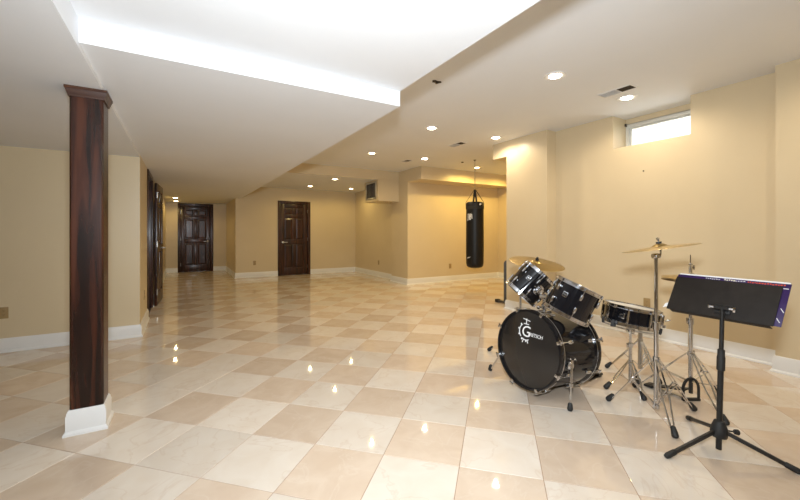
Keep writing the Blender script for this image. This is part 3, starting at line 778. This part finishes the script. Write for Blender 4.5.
# holder arms from post to each tom shell (parts of the tom holder on the bass drum)
for TT, Rr, off in ((T1, .138, .032), (T2, .148, -.032)):
    c, a = TT[1], TT[2]
    st = hb+Vector((0, off, .115)); dirv = st-c; dirv = (dirv - a*dirv.dot(a)).normalized()
    e = c + dirv*(Rr+.052)
    MB().tube([st, st.lerp(e, .6), e], .0095, 10).build('tom_arm', CHROME, holder)
    b = MB()
    tn = a.cross(dirv)
    b.obox(c+dirv*(Rr+.006), a, tn, dirv, .085, .055, .012, .004)
    b.obox(c+dirv*(Rr+.026), a, tn, dirv, .050, .040, .032, .006)
    b.bar(c+dirv*(Rr+.03)-tn*.02, c+dirv*(Rr+.03)-tn*.065, .018, .008, a, .003)
    b.build('mount_bracket', CHROME, TT[0])

# ---- snare drum
cs = (2.95, 1.55, .572); asn = tilt_axis(cs, .13, .98, .08)
S = drum('snare_drum', 'shallow black snare drum with white coated head on a chrome stand', 'drum', cs, asn, .178, .115, 8, CHROME, None, None, cs)
badge(S[0], S[1], S[2], .178, toCam(cs) + Vector((-.30, .24, 0)), .040, .0)
f = view(cs); r = Vector((f.y, -f.x, 0))
pS = Vector(cs)+r*.185+Vector((0,0,-.02))
b = MB(); b.obox(pS+r*.012, S[2], r, S[2].cross(r), .085, .026, .036, .005); b.bar(pS+r*.03, pS+r*.065+Vector((0,0,.012)), .018, .008, (0,0,1), .003)
b.cyl(pS+r*.03-S[2]*.05, pS+r*.03-S[2]*.03, .012, None, 10)
b.build('strainer', CHROME, S[0])
pS = Vector(cs)-r*.10-f*.152-S[2]*.045
MB().obox(pS, S[2], r, f, .05, .035, .02, .005).build('muffler_block', RUBBER, S[0])

# ---- stands
def stand_leg(parent, hub, foot, low, bar_gap=.018, r=.0042, braced=True):
    hub, foot, low = Vector(hub), Vector(foot), Vector(low)
    d = (foot-hub).normalized(); side = d.cross(Vector((0,0,1))).normalized()
    b = MB(); end = foot - d*.035
    hub2 = hub + Vector((d.x, d.y, 0)).normalized()*.018
    b.bar(hub2+side*bar_gap*.35, hub2.lerp(end, .55)+side*bar_gap, r*2.2, r, side.cross(d)); b.bar(hub2.lerp(end, .55)+side*bar_gap, end+side*.007, r*2.2, r, side.cross(d))
    b.bar(hub2-side*bar_gap*.35, hub2.lerp(end, .55)-side*bar_gap, r*2.2, r, side.cross(d)); b.bar(hub2.lerp(end, .55)-side*bar_gap, end-side*.007, r*2.2, r, side.cross(d))
    if braced:
        m = hub2.lerp(end, .50)
        b.bar(low+side*.006, m+side*bar_gap*.8, r*2.2, r); b.bar(low-side*.006, m-side*bar_gap*.8, r*2.2, r)
        b.cyl(m-side*bar_gap*1.1, m+side*bar_gap*1.1, .004, None, 8)
    b.cyl(hub2-side*.012, hub2+side*.012, .0045, None, 8)
    lg = b.build('leg', CHROME, parent)
    fd = Vector((d.x, d.y, d.z)).normalized()
    q = foot + Vector((0,0,.016))
    MB().lathe([(.006, -.052), (.013, -.046), (.018, -.016), (.019, .004), (.013, .014), (.0005, .017)], q, fd, 12).build('rubber_foot', RUBBER, lg)
    return lg
def wing(b, p, d, s=.02):
    p, d = Vector(p), Vector(d).normalized()
    b.cyl(p, p+d*.022, .006, None, 8)
    n = frame(d)[0]
    b.bar(p+d*.024-n*s, p+d*.024+n*s, .006, .012, d, .002)
def collar(b, p, r, h=.03):
    b.lathe([(r*.9, 0), (r+.006, .003), (r+.006, h-.003), (r*.9, h)], p, (0,0,1), 14)
def cymbal(name, label, c, axis, R, group=None, mats=BRASS, parent=None):
    a = Vector(axis).normalized()
    prof = [(.006, .030), (R*.10, .029), (R*.17, .021), (R*.21, .014), (R*.26, .0115), (R*.6, .006), (R*.99, 0), (R, -.0008), (R*.99, -.0016), (R*.6, .0042), (R*.26, .0095), (R*.20, .0115), (R*.10, .026), (.006, .027), (.006, .030)]
    b = MB().lathe(prof, (0,0,0), (0,0,1), 72)
    o = b.build(name, mats, None, True, 40)
    o.location = c; o.rotation_mode = 'QUATERNION'; o.rotation_quaternion = Vector((0,0,1)).rotation_difference(a)
    return tag(o, label, 'cymbal', group)

# snare stand
sx, sy = 2.95, 1.55
t = thing('snare_stand', (sx, sy, 0), 'low chrome tripod stand under the snare drum', 'stand', 'chrome drum stands')
b = MB(); b.cyl((sx, sy, .055), (sx, sy, .34), .0125, None, 14); b.cyl((sx, sy, .34), (sx, sy, .445), .0095, None, 12)
collar(b, (sx, sy, .20), .0125); collar(b, (sx, sy, .055), .0125, .022); collar(b, (sx, sy, .325), .0125, .035)
wing(b, (sx, sy, .34), -RGT); wing(b, (sx, sy, .43), RGT+Vector((0,0,.2)))
b.build('tube', CHROME, t)
for ft in ((2.804, 1.652, 0), (2.847, 1.402, 0), (3.16, 1.60, 0)):
    stand_leg(t, (sx, sy, .215), ft, (sx, sy, .066))
bz = Vector((sx, sy, .455))
b = MB(); b.lathe([(.0005, -.02), (.03, -.016), (.034, 0), (.03, .012), (.0005, .016)], bz, S[2], 18)
b.build('basket_hub', CHROME, t)
for k in range(3):
    w = 2*math.pi*k/3+.6; xx, yy = frame(S[2]); rad = xx*math.cos(w)+yy*math.sin(w)
    bot = Vector(cs)-S[2]*.0575
    tip = bot + rad*.211
    arm = MB(); arm.tube([bz+rad*.02, bz+rad*.11+S[2]*.012, tip-S[2]*.026, tip-S[2]*.004], .006, 8)
    ar = arm.build('basket_arm', CHROME, t)
    MB().tube([tip-S[2]*.026-rad*.004, tip-S[2]*.010, tip+S[2]*.016], .010, 8).build('rubber_grip', RUBBER, ar)

# crash cymbal on its straight stand
kx, ky = 2.71, 1.26
t = thing('cymbal_stand', (kx, ky, 0), 'tall straight chrome cymbal stand between snare drum and music stand', 'stand', 'chrome drum stands')
b = MB(); b.cyl((kx, ky, .035), (kx, ky, .60), .0145, None, 16); b.cyl((kx, ky, .60), (kx, ky, 1.035), .0115, None, 14)
collar(b, (kx, ky, .345), .0145, .035); collar(b, (kx, ky, .035), .0145, .025); collar(b, (kx, ky, .555), .0145, .055)
wing(b, (kx, ky, .585), RGT); wing(b, (kx, ky, .36), -FWD)
b.build('tube', CHROME, t)
for ft in ((2.62, 1.526, 0), (2.483, 1.054, 0), (2.969, 1.149, 0)):
    stand_leg(t, (kx, ky, .36), ft, (kx, ky, .05), .020)
b = MB()
axk = tilt_axis((kx, ky), .06, 1.0, .0)
tl = Vector((kx, ky, 1.045))
b.cyl(tl-RGT*.022, tl+RGT*.022, .017, None, 14); b.cyl(tl-FWD*.02, tl+FWD*.02, .013, None, 12)
b.tube([tl, tl+RGT*.030+Vector((0,0,.012)), tl+RGT*.030+Vector((0,0,.045))], .006, 8)
b.build('tilter', CHROME, t)
cc = tl + RGT*.025 + Vector((0,0,.052)); axk = tilt_axis((kx, ky), -.17, 1.0, .0)
cr = cymbal('crash_cymbal', 'thin bronze crash cymbal tilted on the tall straight stand', cc, axk, .222, 'cymbals')
b = MB(); b.cyl(cc+axk*.031, cc+axk*.043, .017, None, 14); fe = b.build('felt', RUBBER, t)
b = MB(); b.cyl(tl+RGT*.030+Vector((0,0,.03)), cc+axk*.072, .0035, None, 8); wing(b, cc+axk*.040, axk, .019); b.build('wing_nut', CHROME, t)

# hi-hat
hx_, hy_ = 3.15, 1.24
t = thing('hi_hat_stand', (hx_, hy_, 0), 'chrome hi-hat stand with black foot pedal behind the music stand', 'stand', 'chrome drum stands')
b = MB(); b.cyl((hx_, hy_, .05), (hx_, hy_, .58), .0145, None, 16); b.cyl((hx_, hy_, .58), (hx_, hy_, .815), .011, None, 14); b.cyl((hx_, hy_, .815), (hx_, hy_, 1.04), .0035, None, 8)
collar(b, (hx_, hy_, .315), .0145, .035); collar(b, (hx_, hy_, .54), .0145, .05); wing(b, (hx_, hy_, .57), -RGT); wing(b, (hx_, hy_, .335), RGT)
b.lathe([(.011, 0), (.024, .004), (.026, .012), (.012, .014)], (hx_, hy_, .812), (0,0,1), 16)
b.build('tube', CHROME, t)
for ft in ((2.925, .964, 0), (3.48, 1.19, 0), (3.03, 1.56, 0)):
    stand_leg(t, (hx_, hy_, .335), ft, (hx_, hy_, .13), .024)
b = MB()
e = RGT.copy(); n = Vector((.05, 1, 0)).normalized(); pc = Vector((hx_-.02, hy_-.01, 0))
pts = [pc+e*(.055*math.cos(w))*1.0+Vector((0,0,.085+.075*math.sin(w))) for w in [q*math.pi/10 for q in range(11)]]
b.tube([pc+e*.055+Vector((0,0,.012))]+pts+[pc-e*.055+Vector((0,0,.012))], .0095, 8)
b.bar(pc-e*.062+Vector((0,0,.011)), pc+e*.062+Vector((0,0,.011)), .024, .018, (0,0,1), .004)
b.cyl(pc+Vector((0,0,.055)), pc+Vector((0,0,.15)), .012, None, 10)
b.build('pedal_frame', BLACK_METAL, t)
p0, p1 = pc+n*.27+Vector((0,0,.014)), pc+n*.02+Vector((0,0,.075))
b = MB(); b.bar(p0, p1, .075, .010, (0,0,1), .004); b.bar(p0-n*.03, p0+n*.03, .085, .016, (0,0,1), .004)
b.build('footboard', BLACK_METAL, t)
MB().bar(pc+n*.02+Vector((0,0,.008)), pc+n*.27+Vector((0,0,.008)), .018, .006).build('radius_plate', STEEL, t)
zhh = .848
cymbal('hi_hat_cymbal', 'lower bronze hi-hat cymbal on the pedal stand', (hx_, hy_, zhh), (.02, .0, -1), .178, 'cymbals').location.z = zhh+.012
cymbal('hi_hat_cymbal', 'upper bronze hi-hat cymbal on the pedal stand', (hx_, hy_, zhh+.030), (.0, .01, 1), .178, 'cymbals')
b = MB(); b.cyl((hx_, hy_, .911), (hx_, hy_, .960), .011, None, 12); wing(b, (hx_, hy_, .95), RGT, .016); b.lathe([(.004, 0), (.013, .003), (.013, .012), (.004, .016)], (hx_, hy_, .965), (0,0,1), 12)
b.build('clutch', CHROME, t)

# ride cymbal on its stand behind the bass drum
rx, ry = 2.83, 2.51
t = thing('cymbal_stand', (rx, ry, 0), 'chrome cymbal stand hidden behind the bass drum and toms', 'stand', 'chrome drum stands')
b = MB(); b.cyl((rx, ry, .04), (rx, ry, .70), .0125, None, 14)
collar(b, (rx, ry, .30), .0125, .035); collar(b, (rx, ry, .04), .0125, .025); collar(b, (rx, ry, .68), .0125, .045)
b.build('tube', CHROME, t)
for ft in ((2.68, 2.78, 0), (3.12, 2.46, 0), (2.70, 2.23, 0)):
    stand_leg(t, (rx, ry, .315), ft, (rx, ry, .055), .020)
rc = Vector((2.975, 2.44, .900)); axr = tilt_axis(rc, .155, .98, -.15)
b = MB(); b.tube([(rx, ry, .71), rc-axr*.08, rc-axr*.012], .0085, 10); b.cyl(Vector((rx, ry, .71))-RGT*.02, Vector((rx, ry, .71))+RGT*.02, .015, None, 12)
b.build('boom_arm', CHROME, t)
cymbal('ride_cymbal', 'broad bronze ride cymbal above the smaller rack tom', rc, axr, .258, 'cymbals')
b = MB(); b.cyl(rc+axr*.031, rc+axr*.046, .016, None, 14); b.build('felt', RUBBER, t)
b = MB(); b.cyl(rc-axr*.02, rc+axr*.066, .0035, None, 8); b.lathe([(.004, 0), (.011, .002), (.011, .016), (.004, .02)], rc+axr*.045, axr, 10); b.build('wing_nut', BLACK_METAL, t)

# drum throne: tripod behind the snare
qx, qy = 3.40, 1.705
t = thing('drum_throne', (qx, qy, 0), 'drum stool with chrome tripod standing behind the snare drum', 'stool')
b = MB(); b.cyl((qx, qy, .03), (qx, qy, .42), .0175, None, 16); b.cyl((qx, qy, .40), (qx, qy, .455), .013, None, 14); collar(b, (qx, qy, .255), .0175, .035)
b.build('tube', STEEL, t)
for ft in ((3.247, 1.905, 0), (3.26, 1.49, 0), (3.67, 1.73, 0)):
    stand_leg(t, (qx, qy, .27), ft, (qx, qy, .05), .014, .005)
MB().lathe([(.0005, .452), (.10, .452), (.128, .460), (.136, .475), (.136, .505), (.128, .520), (.10, .527), (.0005, .529)], (qx, qy, 0), (0,0,1), 36).build('seat', BLACK_VINYL, t)

# bass drum pedal
px_, py_ = 2.70, 1.85
t = thing('bass_pedal', (2.82, py_, 0), 'black bass drum pedal on the floor behind the bass drum', 'pedal')
b = MB(); b.box(2.70, 3.02, py_-.035, py_+.035, .0, .010, .003); b.build('base_plate', BLACK_METAL, t)
b = MB(); b.bar((2.995, py_, .022), (2.735, py_, .095), .07, .010, (0,0,1), .004); b.bar((2.97, py_, .020), (3.03, py_, .020), .08, .018, (0,0,1), .004); b.build('footboard', BLACK_METAL, t)
b = MB()
for s in (-1, 1): b.cyl((2.72, py_+s*.05, .005), (2.72, py_+s*.05, .175), .008, None, 10)
b.cyl((2.72, py_-.06, .165), (2.72, py_+.06, .165), .009, None, 10); b.bar((2.72, py_-.06, .008), (2.72, py_+.06, .008), .03, .016, (0,0,1), .003)
b.build('frame', STEEL, t)
b = MB(); b.cyl((2.72, py_, .165), (2.775, py_, .29), .004, None, 8); b.cyl((2.765, py_, .30), (2.795, py_, .285), .022, None, 12); b.build('beater', WHITE_PLASTIC, t)

# ================================================================== music stand and book
mx_, my_ = 2.535, .868
t = thing('music_stand', (mx_, my_, 0), 'black music stand with tripod base and solid desk', 'music stand')
top = Vector((2.538, .853, .765))
def on_post(z): return Vector((mx_, my_, 0)).lerp(Vector((top.x, top.y, 0)), z/.765) + Vector((0,0,z))
b = MB(); b.cyl(on_post(.015), on_post(.50), .0135, None, 16); b.cyl(on_post(.50), on_post(.765), .0105, None, 14)
b.build('post', BLACK_METAL, t)
pd = (on_post(.5)-on_post(0)).normalized()
MB().lathe([(.0135, 0), (.019, .006), (.019, .075), (.0165, .085), (.0165, .115), (.011, .12)], on_post(.445), pd, 18).build('grip', RUBBER, t)
MB().lathe([(.014, -.005), (.036, 0), (.040, .02), (.036, .05), (.024, .085), (.014, .09)], on_post(.085), pd, 20).build('hub', RUBBER, t)
hubp = on_post(.125)
for ft in ((2.231, .980, 0), (2.642, .588, 0), (2.796, 1.112, 0)):
    f_ = Vector(ft)+Vector((0,0,.014)); d = (f_-hubp).normalized()
    b = MB(); b.bar(hubp+d*.02, f_, .016, .020, (0,0,1), .004)
    lg = b.build('leg', BLACK_METAL, t)
    MB().lathe([(.011, -.05), (.014, -.045), (.0150, .0), (.011, .016), (.0005, .019)], f_, d, 12).build('foot_cap', RUBBER, lg)
kn = hubp + RGT*.035 - FWD*.02
MB().lathe([(.004, 0), (.004, .03), (.013, .034), (.015, .05), (.008, .056), (.0005, .057)], kn, (RGT*.9-Vector((0,0,.15))), 12).build('knob', RUBBER, t)
# desk: back faces the camera, music side faces the drummer
yaw, lean, w_, h_ = -.081, -.539, .49, .222
nD = Vector((math.cos(yaw)*math.cos(lean), math.sin(yaw)*math.cos(lean), math.sin(lean)))
eD = Vector((math.sin(yaw), -math.cos(yaw), 0)); vD = eD.cross(nD)
if vD.z < 0: vD = -vD
cD = Vector((2.606, .888, .829))
b = MB().obox(cD, eD, vD, nD, w_, h_, .0035, .001)
b.build('desk', DESK_BLACK, t)
b = MB().obox(cD-vD*(h_/2-.002)+nD*.022, eD, vD, nD, w_-.03, .0035, .036, .001); b.build('ledge', DESK_BLACK, t)
kD = cD + eD*.030
b = MB()
b.obox(kD-vD*.062-nD*.006, eD, vD, nD, .075, .055, .008, .003)
b.cyl(kD-vD*.062-eD*.032-nD*.020, kD-vD*.062+eD*.032-nD*.020, .012, None, 12)
b.build('clamp', BLACK_METAL, t)
b = MB(); wing(b, kD-vD*.062+eD*.032-nD*.020, eD, .014); b.build('wing_nut', CHROME, t)
b = MB(); wing(b, kD-vD*.062-eD*.032-nD*.020, -eD, .008); b.build('wing_nut', CHROME, t)
b = MB(); b.tube([kD-vD*.062-nD*.022, on_post(.765), on_post(.735)], .0095, 10); b.build('neck', BLACK_METAL, t)

bk = thing('music_book', cD, 'open music book with purple cover and red print on the music stand', 'book')
bc = cD + vD*.012 + eD*.014 + nD*.006
BW, BH = .515, .236
b = MB()
b.obox(bc, eD, vD, nD, BW, BH, .003, .001)
cov = b.build('cover', PURPLE, bk)
pg = MB(); n_ = 24
prof = []
for k in range(n_+1):
    u = -1+2*k/n_; prof.append((u*BW*.488, .004+.018*(1-abs(u))**.5*min(1, abs(u)*9)**.5+.003))
poly = [(-BW*.488, .002)] + [(p[0], p[1]) for p in prof] + [(BW*.488, .002)]
pg.prism(poly, bc, eD, nD, vD, -BH*.485, BH*.5+.010)
pg.build('pages', PAPER, bk, True, 40)
# print along the top of the cover that shows above the desk, and on its right flap
def cover_print(m, name, spans, dv, hh):
    b = MB()
    for u0, u1, j in spans: b.obox(bc-nD*.0018+eD*((u0+u1)/2)+vD*(dv+j), eD, vD, nD, u1-u0, hh, .0006)
    b.build(name, m, cov, False)
random.seed(3)
def letters(u0, u1, step):
    u = u0; out = []
    while u < u1:
        w = step*random.uniform(.4, .9); out.append((u, u+w, random.uniform(-.0015, .0015))); u += w+step*.35
    return out
cover_print(RED_INK, 'red_print', letters(.085, .235, .010), BH/2-.010, .007)
cover_print(WHITE_INK, 'white_print', letters(-.11, -.04, .010) + letters(.03, .075, .012), BH/2-.010, .004)
cover_print(CREAM_INK, 'cream_print', letters(-.02, .025, .009), BH/2-.009, .008)
b = MB()
for dv, du in ((-.02, .0), (-.075, -.006)):
    b.bar(bc-nD*.0018+eD*(BW/2-.018+du)+vD*dv, bc-nD*.0018+eD*(BW/2-.003+du)+vD*(dv-.022), .003, .0006, nD)
b.obox(bc-nD*.0018+eD*(BW/2-.018)+vD*(BH/2-.028), eD, vD, nD, .022, .004, .0006)
b.build('flap_print', WHITE_INK, cov, False)
b = MB()
p = bc-eD*(BW/2-.002)-vD*(BH*.32)
b.add([p, p-eD*.022-vD*.012, p-eD*.030-vD*.040, p-eD*.008-vD*.030, p+nD*.004, p-eD*.022-vD*.012+nD*.004, p-eD*.030-vD*.040+nD*.004, p-eD*.008-vD*.030+nD*.004], [(0,1,2,3),(7,6,5,4),(0,4,5,1),(1,5,6,2),(2,6,7,3),(3,7,4,0)])
b.build('loose_page_corner', PAPER, bk, False)
